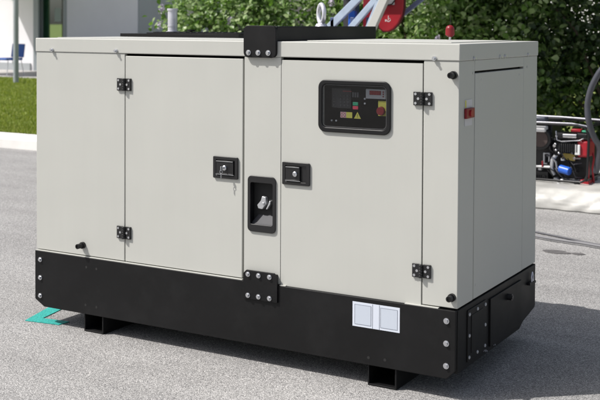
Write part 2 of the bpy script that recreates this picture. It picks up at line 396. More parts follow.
# eye bolt
ex, ey = 1.362, .54
eb = MB(); eb.cone((ex, ey, 1.5275), (ex, ey, 1.541), .031, .024, 24); 
R2 = []
for i in range(28):
    a = 2*math.pi*i/28; q = Vector((math.cos(a)*.034, 0, math.sin(a)*.046))
    q.rotate(Matrix.Rotation(math.radians(-38), 3, 'Z')); R2.append(Vector((ex, ey, 1.588))+q)
eb.tube(R2, .0115, 12, True); eb.build('lifting_eye', GALV, gen)
# red beacon at the rear of the roof
rb = at(450, 33, 1, .86); X = rb.x
b = MB(); b.cyl((X, .86, ZT), (X, .86, ZT+.022), .006, 10); b.cyl((X, .86, ZT), (X, .86, ZT+.004), .016, 14); b.build('beacon_stem', ZINC, gen)
b = MB(); b.cone((X, .86, ZT+.018), (X, .86, ZT+.026), .012, .020, 20); b.cyl((X, .86, ZT+.026), (X, .86, ZT+.054), .0225, 20); b.ball((X, .86, ZT+.056), .0215, (1, 1, .95), 20, 12)
b.build('beacon', RED, gen, 0)
b = MB(); b.cyl((X+.002, .86, ZT+.074), (X+.002, .86, ZT+.125), .0013, 6); b.build('beacon_antenna', DARK, gen)

# ---- black skid base
BF = -.012
bp_ = MB().prism([(.0, .125), (.0, .374), (LEN-.002, .374), (LEN-.002, .128), (LEN-.040, Z0), (.062, Z0)], 'y', BF, .004)
BASE = bp_.build('base_front', BLACK, gen, .003, 3)
MB().prism([(.001, .125), (.001, .374), (LEN-.002, .374), (LEN-.002, .168), (LEN-.30, .118), (.062, .118)], 'y', D-.004, D+.012).build('base_rear', BLACK, gen, .003)
MB().prism([(.0055, .374), (.0055, .112), (.78, .112), (.83, .135), (D-.006, .165), (D-.006, .374)], 'x', LEN-.014, LEN+.001).build('base_side', BLACK, gen, .002)
MB().box(.001, .015, .006, D-.006, .125, .374).build('base_end', BLACK, gen, .002)
MB().prism([(.06, .108), (.06, .35), (LEN-.05, .35), (LEN-.05, .16), (LEN-.30, .12), (LEN-.5, .108)], 'y', .0055, D-.0055).build('base_tank', DARK, gen)
# pale flange showing between base and housing
for a, b in ((.004, 1.262), (1.462, 1.492), (2.07, 2.22)): MB().box(a, b, -.0105, .02, .3745, .3775).build('housing_flange', CREAM, gen)
for z in (.330, .2375, .145):
    bolt_shape(MB(), (.037, BF, z), (0, -1, 0), .0125, .010).build('bolt', ZINC, gen)
    bolt_shape(MB(), (2.2585, BF, z), (0, -1, 0), .0125, .010).build('bolt', ZINC, gen)
MB().prism(cham(1.275, 1.4555, .297, .4275, .017, 'tl tr'), 'y', -.021, -.0125).build('joint_plate', BLACK, gen, .0012)
MB().prism(rrect(1.283, 1.448, .385, .42, .003), 'y', -.0127, .002).build('joint_spacer', BLACK, gen)
for z in (.409, .3135):
    for x in (1.302, 1.358, 1.416): bolt_shape(MB(), (x, -.021, z), (0, -1, 0), .0115, .010).build('bolt', ZINC, gen)
# small holes in the base
for x, z in ((.343, .326), (.408, .325), (.338, .137), (.408, .135), (1.905, .123), (1.982, .125)):
    MB().cyl((x, BF-.0006, z), (x, BF+.001, z), .0065, 14).build('drain_hole', DARK, gen)
for x in (.468, 1.865, 2.062):
    b = MB(); b.cyl((x, .03, Z0-.006), (x, .03, Z0+.02), .010, 12); b.build('underside_bolt', ZINC, gen)
# label sheet
lb = MB().box(1.8285, 2.0495, BF-.0012, BF+.001, .2495, .3545).build('label_sheet', LABEL, gen)
for x0, x1 in ((1.8385, 1.9165), (1.9605, 2.0395)):
    MB().box(x0, x1, BF-.0018, BF-.0010, .2595, .3445).build('label_panel', LABEL2, lb)
li = MB()
for x in (1.9225, 1.9545): li.box(x, x+.0018, BF-.0020, BF-.0010, .2505, .3535)
for x0, x1 in ((1.8385, 1.9165), (1.9605, 2.0395)):
    for a in (x0, x1-.0012): li.box(a, a+.0012, BF-.0024, BF-.0016, .2595, .3445)
    for a in (.2595, .3433): li.box(x0+.0013, x1-.0013, BF-.0024, BF-.0016, a, a+.0012)
li.build('label_lines', LABELINK, lb)
# side base details
MB().prism(rrect(.105, .322, .135, .352, .004), 'x', LEN+.001, LEN+.006).build('access_plate', BLACK, gen, .001)
MB().prism([(.143, .165), (.143, .325), (.283, .325), (.283, .165)], 'x', LEN+.006, LEN+.0085).build('inner_plate', BLACK, gen, .001)
for y, z in ((.12, .333), (.214, .336), (.307, .334), (.307, .246), (.12, .244), (.305, .156), (.12, .153), (.214, .152)):
    bolt_shape(MB(), (LEN+.006, y, z), (1, 0, 0), .0075, .005).build('plate_bolt', DULL, gen)
fh = MB().prism([(.368, .134), (.368, .344), (.785, .344), (.785, .148), (.75, .134)], 'x', LEN+.001, LEN+.009).build('fuel_hatch', BLACK, gen, .0015)
MB().cyl((LEN+.009, .589, .306), (LEN+.030, .589, .306), .0145, 18).cyl((LEN+.029, .589, .306), (LEN+.033, .589, .306), .009, 14).build('hatch_knob', PLASTIC, fh)
cb = MB(); cb.prism([(.885, .296), (.975, .292), (.975, .304), (.885, .310)], 'x', LEN+.001, LEN+.016); cb.build('drain_bracket', BLACK, gen, .001)
cb = MB(); cb.tube([(LEN+.014, .915, .309), (LEN+.014, .912, .335), (LEN+.014, .925, .352), (LEN+.014, .938, .335), (LEN+.014, .937, .309)], .004, 8); cb.build('earth_clip', GALV, gen)
for y, z in ((.325, .127), (.426, .129), (.30, .135)):
    bolt_shape(MB(), (LEN+.001, y, z), (1, 0, 0), .006, .01).build('plate_bolt', ZINC, gen)
MB().cyl((2.20, .74, .11), (2.20, .74, .055), .012, 12).cyl((2.20, .74, .07), (2.20, .74, .055), .02, 6).build('drain_plug', STEEL, gen)
# feet: open channels
for x0, x1 in ((.317, .440), (1.895, 2.030)):
    ft = MB(); ft.prism([(x0, 0), (x1, 0), (x1, Z0+.012), (x1-.008, Z0+.012), (x1-.008, .008), (x0+.006, .008), (x0+.006, Z0+.012), (x0, Z0+.012)], 'y', .002, D-.01)
    ft.build('foot', BLACK, gen, .0015)

# ---- knobs (rubber door stops)
for x, z, ln in ((.313, .431, .042), (2.277, 1.334, .038), (2.278, .427, .036)):
    kb = MB(); kb.cyl((x, 0, z), (x, -.014, z), .0165, 20); kb.cyl((x, -.012, z), (x, -ln, z), .0125, 20)
    ring_prism(kb, [(x+.0125*math.cos(a), z+.0125*math.sin(a)) for a in [i*math.pi/9 for i in range(18)]], [(x+.007*math.cos(a), z+.007*math.sin(a)) for a in [i*math.pi/9 for i in range(18)]], 'y', -ln-.004, -ln)
    kb.build('rubber_stop', RUBBER, gen)

# ---- hinges
def hinge(xs, z0, z1, par, w0, w1):
    h = MB(); xa, xb = xs-w0, xs+w1
    h.box(xa, xs-.0095, -.009, -.0005, z0, z1); h.box(xs+.0095, xb, -.009, -.0005, z0, z1)
    n = 5; dz = (z1-z0)/n
    for i in range(n):
        h.cyl((xs, -.011, z0+dz*i+.0006), (xs, -.011, z0+dz*(i+1)-.0006), .0095, 14)
    ho = h.build('hinge', PLASTIC, par, .0008)
    cz = (z0+z1)/2; q = (z1-z0)*.34
    for x, z in ((xa+.010, cz+q), (xa+.010, cz-q), (xa+.022, cz), (xb-.010, cz+q), (xb-.010, cz-q), (xb-.022, cz)):
        MB().cyl((x, -.009, z), (x, -.0112, z), .0056, 12).build('hinge_screw', ZINC, ho)
hinge(.577, 1.211, 1.271, gen, .044, .040); hinge(.577, .491, .551, gen, .044, .040)
hinge(2.142, 1.205, 1.261, gen, .040, .042); hinge(2.142, .492, .548, gen, .040, .042)

# ---- paddle latches
def latch(x0, x1, z0, z1, par, paddle_right):
    f = MB(); ring_prism(f, rrect(x0, x1, z0, z1, .005, 3), rrect(x0+.016, x1-.016, z0+.014, z1-.014, .003, 3), 'y', -.009, -.0005)
    f.box(x0+.010, x1-.010, -.0012, .012, z0+.010, z1-.010)
    fo = f.build('latch', PLASTIC, par, .0012)
    pd = MB(); a, b = x0+.019, x1-paddle_right
    pd.box(a, b, -.011, -.0015, z0+.018, z1-.018); pd.box(a, b, -.013, -.011, z1-.026, z1-.018); pd.box(a, b, -.013, -.011, z0+.018, z0+.024)
    pd.build('paddle', PLASTIC, fo, .0012)
    MB().box(a+.002, b-.002, -.0145, -.0131, z1-.0215, z1-.0200).build('paddle_highlight', DULL, fo); MB().box(a, b+.004, -.0145, -.0131, z0+.0185, z0+.0200).build('paddle_highlight', DULL, fo)  # thin bright strips stand in for highlights along the paddle
    cx, cz = (x0+x1)/2, (z0+z1)/2
    c = MB(); c.cyl((cx, -.011, cz), (cx, -.018, cz), .0115, 20); c.cone((cx, -.018, cz), (cx, -.021, cz), .0115, .008, 20); c.build('lock_cylinder', ZINC, fo)
    c = MB(); c.box(cx-.001, cx+.001, -.0214, -.0205, cz-.005, cz+.005); c.build('keyhole', DARK, fo)
    return cx, cz
lx, lz = latch(1.100, 1.235, .829, .929, gen, .022)
latch(1.471, 1.610, .828, .928, gen, .048)
kt = thing('key', (lx, -.021, lz), 'small steel key hanging in the lock of the left door latch', 'key')
kk = MB(); kk.box(lx-.0012, lx+.0012, -.033, -.0215, lz-.002, lz+.004)
kk.box(lx-.0012, lx+.0012, -.046, -.033, lz-.010, lz+.010)
kk.build('key_blade', DULL, kt, .0005)
kk = MB(); pts = [(lx-.001+.007*math.sin(a), -.040, lz-.015+.008*math.cos(a)) for a in [i*math.pi/8 for i in range(16)]]
kk.tube(pts, .0010, 6, True); kk.build('key_ring', DULL, kt)
kk = MB(); kk.box(lx-.002, lx, -.042, -.036, lz-.044, lz-.024); kk.build('spare_key', DULL, kt, .0005)

# ---- recessed handle in the post
hx0, hx1, hz0, hz1 = 1.2895, 1.4365, .6015, .854
h = MB(); ring_prism(h, rrect(hx0, hx1, hz0, hz1, .020, 6), rrect(hx0+.0145, hx1-.0145, hz0+.034, hz1-.030, .008, 6), 'y', -.009, -.0015)
HB = h.build('handle_bezel', PLASTIC, gen, .002, 3)
pk = MB()  # pocket: back wall, side walls, sloped lower wall
bx0, bx1, bz0, bz1 = hx0+.012, hx1-.012, hz0+.031, hz1-.027
dp = .060
for a in ((bx0-.003, bx0, -.001, dp, bz0, bz1), (bx1, bx1+.003, -.001, dp, bz0, bz1), (bx0, bx1, dp, dp+.003, bz0, bz1), (bx0, bx1, -.001, dp, bz1, bz1+.003), (bx0, bx1, -.001, dp, bz0-.003, bz0)):
    pk.box(*a)
pk.build('handle_pocket', PLASTIC, HB)
sl_ = MB(); cxm = (bx0+bx1)/2
v = [sl_.bm.verts.new(p) for p in ((bx0+.001, .002, bz0+.001), (bx1-.001, .002, bz0+.001), (bx1-.001, .012, bz0+.010), (cxm+.006, dp-.004, bz0+.088), (cxm-.006, dp-.004, bz0+.088), (bx0+.001, .012, bz0+.010))]
sl_.bm.faces.new(v[0:3]+[v[5]]); sl_.bm.faces.new([v[5], v[2], v[3], v[4]])
sl_.build('pocket_ramp', mat('dusty_grey_plastic', (0.035, 0.036, 0.043), .55, spec=.3), HB)
tp = MB(); cz = (hz0+hz1)/2+.006
tp.prism([(cxm-.036, cz-.014), (cxm-.030, cz-.030), (cxm-.008, cz-.032), (cxm+.012, cz-.006), (cxm+.010, cz+.024), (cxm-.010, cz+.028), (cxm-.016, cz+.008)], 'y', .012, .040)
tp.build('pull_lever', DULL, HB, .003, 3)
tp = MB(); tp.prism([(cxm+.010, cz-.030), (cxm+.018, cz-.030), (cxm+.034, cz-.006), (cxm+.036, cz+.008), (cxm+.029, cz+.010), (cxm+.024, cz-.004)], 'y', .012, .034)
tp.cyl((cxm, .011, cz-.004), (cxm, .006, cz-.004), .006, 14); tp.build('pull_lever', DULL, HB, .002, 2)

# ---- control window
wx0, wx1, wz0, wz1 = 1.652, 1.9985, 1.072, 1.2985
g = MB(); ring_prism(g, rrect(wx0, wx1, wz0, wz1, .034, 8), rrect(wx0+.019, wx1-.019, wz0+.021, wz1-.019, .022, 8), 'y', -.010, -.0005)
WF = g.build('window_gasket', RUBBER, d2, .004, 3)
g = MB(); g.prism(rrect(wx0+.015, wx1-.015, wz0+.017, wz1-.015, .02, 6), 'y', -.0028, -.0012); g.build('window_pane', GLASS, d2)
g = MB(); ring_prism(g, rrect(wx0+.021, wx1-.021, wz0+.0235, wz1-.021, .0205, 8), rrect(wx0+.0225, wx1-.0225, wz0+.0255, wz1-.0225, .019, 8), 'y', -.0045, -.003)
g.build('gasket_highlight', mat('gasket_highlight_grey', (.09, .09, .095), .35), d2)  # thin grey ring imitates the highlight inside the gasket
PB = .030
cp = MB().box(1.60, 2.05, PB, PB+.004, 1.02, 1.33).build('control_panel', mat('charcoal_panel', (0.008, 0.009, 0.009), .4), gen)
MB().box(1.868, 1.962, PB-.010, PB, 1.222, 1.263).build('meter', GREYP, cp, .0015)
MB().box(1.886, 1.940, PB-.0112, PB-.0098, 1.2385, 1.2565).build('meter_screen', DISP, cp)
sg = MB()   # dim seven-segment digits
def seg7(mb, x, z, w, h, t, code, y):
    S = {'a': (x, x+w, z+h-t, z+h), 'g': (x, x+w, z+h/2-t/2, z+h/2+t/2), 'd': (x, x+w, z, z+t), 'f': (x, x+t, z+h/2, z+h), 'b': (x+w-t, x+w, z+h/2, z+h), 'e': (x, x+t, z, z+h/2), 'c': (x+w-t, x+w, z, z+h/2)}
    for ch in code:
        a = S[ch]; mb.box(a[0], a[1], y-.0004, y, a[2], a[3])
for i in range(4): seg7(sg, 1.892+i*.0115, 1.2425, .007, .0105, .0013, 'abcdef', PB-.0113)
sg.build('meter_digits', mat('unlit_red_segments', (0.42, 0.02, 0.03), .4), cp)
for x, z in ((1.951, 1.252), (1.951, 1.243), (1.951, 1.233)): MB().box(x-.003, x+.003, PB-.0115, PB-.0098, z-.0028, z+.0028).build('meter_button', RED, cp)
MB().box(1.924, 1.970, PB-.003, PB, 1.150, 1.214).build('emergency_plate', YELLOW, cp)
em = MB(); em.cyl((1.943, PB-.003, 1.172), (1.943, PB-.014, 1.172), .012, 20); em.cone((1.943, PB-.012, 1.172), (1.943, PB-.024, 1.172), .0195, .0175, 24); em.build('emergency_button', RED, cp, .001)
MB().box(1.803, 1.829, PB-.005, PB, 1.1895, 1.2035).build('start_button', GREEN, cp, .001)
MB().box(1.803, 1.829, PB-.005, PB, 1.1725, 1.1865).build('stop_button', mat('pink_red_button', (.55, .05, .09), .4), cp, .001)
s1 = MB().box(1.742, 1.7695, PB-.001, PB, 1.134, 1.159).build('warning_sticker', mat('pink_white_sticker', (.62, .48, .50), .5), cp)
pi_ = MB()
for a in (0, 1):
    for t in range(9):
        q = -1+2*t/8; x = 1.7557+q*.0105; z = 1.1465+(q if a else -q)*.0095
        pi_.box(x-.0012, x+.0012, PB-.0015, PB-.001, z-.0012, z+.0012)
ring_prism(pi_, [(1.7557+.0118*math.cos(i*math.pi/8), 1.1465+.0112*math.sin(i*math.pi/8)) for i in range(16)], [(1.7557+.0098*math.cos(i*math.pi/8), 1.1465+.0092*math.sin(i*math.pi/8)) for i in range(16)], 'y', PB-.0019, PB-.0016)
pi_.build('sticker_symbol', mat('sticker_red_ink', (.35, .04, .06), .5), cp)
MB().box(1.7705, 1.799, PB-.001, PB, 1.134, 1.159).build('warning_sticker', YELLOW, cp)
MB().prism([(1.808, 1.133), (1.841, 1.133), (1.8245, 1.162)], 'y', PB-.0012, PB).build('warning_triangle', YELLOW, cp)
MB().box(1.8235, 1.8255, PB-.0018, PB-.0012, 1.142, 1.153).box(1.8235, 1.8255, PB-.0018, PB-.0012, 1.1375, 1.1395).build('triangle_mark', DARK, cp)
cm = MB().box(1.700, 1.795, PB-.004, PB, 1.175, 1.262).build('controller', mat('controller_face', (.014, .014, .017), .35), cp, .002)
MB().box(1.755, 1.797, PB-.005, PB-.0039, 1.247, 1.2515).build('controller_led_strip', mat('faint_red_text', (.20, .03, .035), .5), cp)
BTM = mat('grey_buttons', (.05, .05, .055), .5)
for j in range(4):
    for i in (0, 2, 3, 4): MB().cyl((1.712+i*.017, PB-.0042, 1.188+j*.014), (1.712+i*.017, PB-.0062, 1.188+j*.014), .0035, 10).build('controller_button', BTM, cp)
SWM = mat('dark_grey_switch', (.09, .09, .10), .5)
for x in (1.806, 1.817, 1.828): MB().box(x-.004, x+.004, PB-.008, PB, 1.225, 1.246).build('breaker_switch', SWM, cp, .001)
for z in (1.228, 1.150):
    pass
for x, z in ((1.700, 1.12), (1.722, 1.12), (1.86, 1.20), (1.86, 1.22)): MB().cyl((x, PB, z), (x, PB-.004, z), .004, 10).build('panel_screw', STEEL, cp)

# ---- red isolator switch on the side
b = MB().box(LEN+.0005, LEN+.002, .060, .142, 1.196, 1.230).box(LEN+.0005, LEN+.002, .060, .142, 1.122, 1.152); IS = b.build('switch_label', mat('side_label', (.55, .54, .56), .5), gen)
MB().box(LEN+.0015, LEN+.003, .062, .074, 1.198, 1.228).build('label_stripe', YELLOW, IS)
MB().box(LEN+.0005, LEN+.013, .055, .146, 1.153, 1.195).build('isolator_switch', RED, gen, .003)
MB().cyl((LEN+.013, .10, 1.174), (LEN+.019, .10, 1.174), .014, 18).build('switch_dial', mat('dark_red_plastic', (.30, .008, .014), .4), gen)

# ============================================================ BUILDING (far left)
B = thing('office_building', (-20, 20, 0), 'white and grey rendered building with a dark window behind the lawn', 'building')
YB = 20.0; XE = at(64, 30, 1, YB).x
xa = at(40, 30, 1, YB).x; xf = at(33.5, 30, 1, YB).x
MB().box(-34, xf, YB, YB+.3, .10, 5.2).build('front_wall', WHITE, B)
MB().box(xf, XE, YB, YB+.3, 2.75, 5.2).build('wall_above_window', WHITE, B)
ywc = 23.45
MB().box(XE-.029, XE, YB+.125, ywc, .10, 5.2).build('side_wall', SHADEW, B)
MB().box(XE-.3, XE+.02, ywc+.003, 31, .10, 5.2).build('rear_wall', GREYW, B)
MB().box(-34.3, XE+.25, YB-.25, 31.2, 5.2, 5.5).build('roof', GREYW, B, .02)
wf = MB(); ring_prism(wf, [(xf, .10), (XE, .10), (XE, 2.75), (xf, 2.75)], [(xa, .18), (XE-.03, .18), (XE-.03, 2.65), (xa, 2.65)], 'y', YB-.01, YB+.12)
wf.box(xa+.0, xa+.06, YB+.01, YB+.08, .18, 2.65)
WN = wf.build('window', FRAME, B)
MB().box(xa+.06, XE-.03, YB+.10, YB+.11, .18, 2.65).build('pane', glass_mat('building_glass', (.75, .8, .8)), WN)
inr = MB().box(xa-.6, XE-.31, YB+1.6, YB+1.65, .1, 2.7).build('interior_wall', mat('dark_interior_wall', (.16, .165, .17), .8), B)
p1 = at(58, 14, 1, YB+.145); 
MB().box(p1.x-.13, p1.x+.12, YB+.14, YB+.15, p1.z-.22, p1.z+.18).build('notice', WHITEL, B)
gx0 = at(42, 20, 1, YB+.3).x; gx1 = at(49, 20, 1, YB+.3).x
MB().box(gx0, gx1, YB+.3, YB+.34, .6, 2.7).build('interior_panel', GREENP, B)
dk = MB().box(xa+.2, XE-.5, YB+.5, YB+1.1, .75, .80).box(xa+.5, XE-.55, YB+.6, YB+.9, .82, 1.02).build('desk', mat('grey_desk', (.25, .25, .26), .5), B)
# canopy whose edge throws the slanted shadow
cn = MB().box(-20.75, -14.6, 15.7, YB-.001, 3.25, 3.45).build('canopy', GREYW, B, .01)
cl = at(16, 83, 2, .10)
MB().cyl((cl.x, cl.y, .10), (cl.x, cl.y, 3.25), .064, 20).build('column', COLM, B)
MB().cyl((-20.6, 15.9, .10), (-20.6, 15.9, 3.25), .085, 20).build('column', COLM, B)
pb = at(140.5/4, 60, 1, YB-.06)
MB().cyl((pb.x+.15, YB-.07, .10), (pb.x+.15, YB-.07, 3.2), .05, 12).build('downpipe', FRAME, B)
MB().box(-34, xf-.1, YB-.05, YB-.003, .10, .32).build('plinth', GREYW, B)

# blue chair on the terrace
def chair(px, py_, rot, label):
    z = .10
    c = thing('terrace_chair', (px, py_, z), label, 'chair')
    def loc(mb): return mb
    s = MB().box(px-.27, px+.27, py_-.30, py_+.22, z+.43, z+.49); s.build('seat', CHAIRB, c, .02, 3)
    s = MB().prism([(py_+.20, z+.50), (py_+.245, z+.50), (py_+.29, z+.86), (py_+.25, z+.87)], 'x', px-.29, px+.29); s.build('backrest', CHAIRB, c, .02, 3)
    for sx in (-1, 1):
        x = px+sx*.21
        MB().tube([(x, py_-.24, z), (x, py_-.20, z+.43)], .012, 8).build('leg', GALV, c)
        MB().tube([(x, py_+.30, z), (x, py_+.20, z+.43), (x, py_+.27, z+.80)], .012, 8).build('leg', GALV, c)
    c.rotation_euler.z = rot
    return c
cp0 = at(17, 76, 2, .10)
chair(cp0.x-.16, cp0.y-.09, math.radians(-12), 'blue cushioned chair on the terrace behind the round grey column')
# low bench-like planter beside chair
tb = at(31, 76, 2, .10)

# second far building behind the trees at the right
b2 = thing('distant_house', (6, 42, 0), 'pale distant house seen through gaps in the dark tree', 'house')
MB().box(-14, 16, 42, 50, 0, 6).build('wall', WHITE, b2)
MB().prism([(41.4, 6), (46, 8.6), (50.6, 6)], 'x', -14.5, 16.5).build('roof', mat('roof_tiles', (.25, .12, .08), .8, var=.2, vscale=4), b2)
for i in range(7):
    wn = MB(); x = -12+i*4; ring_prism(wn, [(x, 1), (x+1.4, 1), (x+1.4, 2.6), (x, 2.6)], [(x+.1, 1.1), (x+1.3, 1.1), (x+1.3, 2.5), (x+.1, 2.5)], 'y', 41.95, 42.02)
    wo = wn.build('window', FRAME, b2); MB().box(x+.1, x+1.3, 41.97, 41.99, 1.1, 2.5).build('pane', BGLASS, wo)

# ============================================================ FOLIAGE
def leaf_verts(R, c, size, nrm, verts, faces):
    t = Vector((R.uniform(-1, 1), R.uniform(-1, 1), R.uniform(-1.1, .3)))
    t = (t-nrm*t.dot(nrm)); t.normalize(); s = nrm.cross(t)
    L = size*R.uniform(.7, 1.25); W = L*R.uniform(.34, .44); i = len(verts)
    P = [c, c+t*L*.30+s*W*.95+nrm*L*.05, c+t*L*.62+s*W*.75+nrm*L*.03, c+t*L-nrm*L*.16, c+t*L*.62-s*W*.75+nrm*L*.03, c+t*L*.30-s*W*.95+nrm*L*.05, c+t*L*.45-nrm*L*.05]
    verts += [tuple(p) for p in P]
    faces += [(i, i+1, i+6), (i+1, i+2, i+6), (i+2, i+3, i+6), (i+3, i+4, i+6), (i+4, i+5, i+6), (i+5, i, i+6)]
GAPS = [(at(u, v, 1, y), r) for u, v, r in ((574, 98, .13), (560, 103, .08), (590, 90, .10), (566, 62, .04), (583, 52, .05), (590, 66, .045), (578, 74, .03), (572, 45, .03), (553, 8, .03), (588, 36, .03)) for y in (7.3, 7.8, 8.3, 8.8, 9.3)]
def foliage_mesh(name, blobs, count, size, seed, m, parent, hollow=.35):
    R = random.Random(seed); verts = []; faces = []
    vol = [b[3]*b[4]*b[5] for b in blobs]; tot = sum(v**(2/3) for v in vol)
    for b, v in zip(blobs, vol):
        n = int(count*v**(2/3)/tot); cx, cy, cz, rx, ry, rz = b
        # twig clusters through the blob, denser toward the outside
        ncl = max(6, n//14)
        for _ in range(ncl):
            d = Vector((R.gauss(0, 1), R.gauss(0, 1), R.gauss(0, 1))).normalized()
            q = hollow+(1-hollow)*R.random()**.6
            q *= 1+.22*noise(Vector((d.x*2.2+cx, d.y*2.2+cy, d.z*2.2)))
            c = Vector((cx+d.x*rx*q, cy+d.y*ry*q, cz+d.z*rz*q))
            if c.z < .03: continue
            out = Vector((d.x/rx, d.y/ry, d.z/rz)).normalized()
            sp = size*1.35
            for _k in range(14):
                p = c+Vector((R.gauss(0, sp), R.gauss(0, sp), R.gauss(0, sp*.8)))
                if p.z < .02 or (m is LEAF_SHADE and any((p-g).length < gr*1.5 for g, gr in GAPS)): continue
                nr = (out*.5+Vector((0, 0, .55))+Vector((R.uniform(-1, 1), R.uniform(-1, 1), R.uniform(-1, 1)))*.95).normalized()
                leaf_verts(R, p, size, nr, verts, faces)
    me = bpy.data.meshes.new(name); me.from_pydata(verts, [], faces); me.materials.append(m)
    o = lk(bpy.data.objects.new(name, me)); o.parent = parent; ORIG[o] = ORIG[parent]
    o.location = -ORIG[parent]
    return o
def flowers(blobs, n, seed, parent, only=None):
    R = random.Random(seed); mb = MB(); k = 0
    while k < n:
        b = R.choice(blobs); d = Vector((R.gauss(0, 1), -abs(R.gauss(0, 1)), R.gauss(0, .8)+.2)).normalized()
        c = Vector((b[0]+d.x*b[3]*1.06, b[1]+d.y*b[4]*1.06, b[2]+d.z*b[5]*1.06))
        if c.z < .6: continue
        k += 1; L = R.uniform(.05, .10); ax = Vector((R.uniform(-.5, .5), R.uniform(-.6, 0), 1)).normalized()
        for _ in range(60):
            t = R.random(); rr = .042*(1-t*.55); p = c+ax*L*t+Vector((R.gauss(0, 1), R.gauss(0, 1), R.gauss(0, 1))).normalized()*rr
            a = Vector((R.gauss(0, 1), R.gauss(0, 1), R.gauss(0, 1))).normalized(); bb = a.orthogonal().normalized(); cc = a.cross(bb); s = .013
            vs = [mb.bm.verts.new(p+q) for q in (bb*s, cc*s, -bb*s, -cc*s)]; mb.bm.faces.new(vs)
    return mb.build('blossom', FLOWER, parent)
def stems(base, tips, r, parent, name='stem'):
    R = random.Random(5); mb = MB()
    for t in tips:
        b = Vector(base)+Vector((R.uniform(-.15, .15), R.uniform(-.1, .1), 0)); t = Vector(t); pts = []
        for i in range(6):
            k = i/5; pts.append(b.lerp(t, k)+Vector((R.uniform(-.06, .06), R.uniform(-.06, .06), .18*math.sin(k*3.14))))
        mb.tube(pts, [r*(1-.7*i/5) for i in range(6)], 7)
    return mb.build(name, BARK, parent)
def shrub(x, y, w, h, seed, label, leaf=.074, count=11000, nfl=14, m=LEAF, name='lilac_bush', deep=1.0):
    t = thing(name, (x, y, 0), label, 'bush', 'bushes in a row behind the generator')
    R = random.Random(seed)
    blobs = [(x, y, h*.52, w*.5, deep*.8, h*.50)]
    for i in range(7):
        blobs.append((x+R.uniform(-.5, .5)*w, y+R.uniform(-.45, .25)*deep, h*R.uniform(.3, .8), w*R.uniform(.18, .30), deep*R.uniform(.35, .5), h*R.uniform(.17, .26)))
    foliage_mesh('foliage', blobs, count, leaf, seed, m, t)
    stems((x, y, 0), [(b[0], b[1], b[2]) for b in blobs], .03, t)
    if nfl: flowers(blobs[1:], nfl, seed+9, t)
    return t
shrub(-3.62, 7.9, 2.5, 2.5, 11, 'lilac bush with green leaves beside the grey building wall, leftmost of the row', nfl=26)
shrub(-1.5, 7.9, 2.5, 2.6, 12, 'lilac bush with pale blossom behind the lifting eye', nfl=26)
shrub(-0.15, 7.6, 1.7, 2.4, 13, 'sunlit green bush behind the red mast guard', nfl=3, name='green_bush')
shrub(1.30, 7.7, 2.2, 2.3, 14, 'green bush behind the small engine unit, shade put into its leaf colour', nfl=0, m=LEAF_SHADE, leaf=.062, name='green_bush', count=8500)
shrub(.65, 8.8, 2.8, 2.3, 16, 'bush between the tree and the engine unit, leaves coloured for shade', nfl=0, m=LEAF_SHADE, leaf=.062, name='green_bush', count=7500)
shrub(3.4, 8.3, 2.0, 2.2, 17, 'bush right of the tree trunk, leaves coloured for shade', nfl=0, m=LEAF_SHADE, name='green_bush', count=6000)
# broad tree with an unseen crown shaped to shade the right side
tr = thing('shade_tree', (1.6, 8.9, 0), 'broad leafy tree, its crown out of view and shaped to shade the bushes on the right', 'tree')
tb_ = MB(); tb_.tube([(1.6, 8.9, 0), (1.5, 8.8, .8), (1.2, 8.4, 1.8), (.7, 7.8, 2.9), (.1, 7.0, 4.0), (-.3, 6.4, 5.2)], [.13, .11, .10, .085, .06, .03], 12)
for q in ((-2.0, 5.6, 4.6), (1.4, 6.0, 4.8), (-.4, 4.9, 4.6), (1.6, 7.8, 5.0), (-1.8, 7.2, 4.8)):
    tb_.tube([(.75, 7.85, 2.8), Vector((.75, 7.85, 2.8)).lerp(Vector(q), .5)+Vector((0, 0, .2)), q], [.06, .045, .02], 8)
tb_.build('trunk', BARK, tr)
cb_ = [(-.2, 6.0, 4.9, 1.9, 1.8, .95), (-1.3, 5.7, 4.7, 1.1, 1.3, .8), (.9, 5.7, 4.8, 1.3, 1.3, .8), (-.3, 4.7, 4.7, 1.4, .9, .7), (1.0, 7.4, 4.3, 1.8, 1.2, 1.1), (2.4, 7.0, 4.4, 1.5, 1.3, .9), (.8, 8.4, 3.4, 2.0, .8, .9)]
foliage_mesh('crown', cb_, 52000, .15, 21, LEAF_SHADE, tr, .1)

# ============================================================ MAST MACHINE (behind, red guard and pale bars)
MY = 4.6
mm = thing('mast_machine', (-.4, MY+.3, 0), 'wheeled mast machine with red rounded guard and pale blue bars behind the generator roof', 'machine')
def m_at(u, v, y=MY): return at(u, v, 1, y)
def bar(u0, v0, u1, v1, wpx, y, m, name, th=.04):
    a, b = m_at(u0, v0, y), m_at(u1, v1, y); d = (b-a).normalized(); s = Vector((-d.z, 0, d.x))*(wpx/2/F*9.3)
    a -= d*.02
    mb = MB(); mb.prism([((a-s).x, (a-s).z), ((b-s).x, (b-s).z), ((b+s).x, (b+s).z), ((a+s).x, (a+s).z)], 'y', y-th, y); return mb.build(name, m, mm, .006)
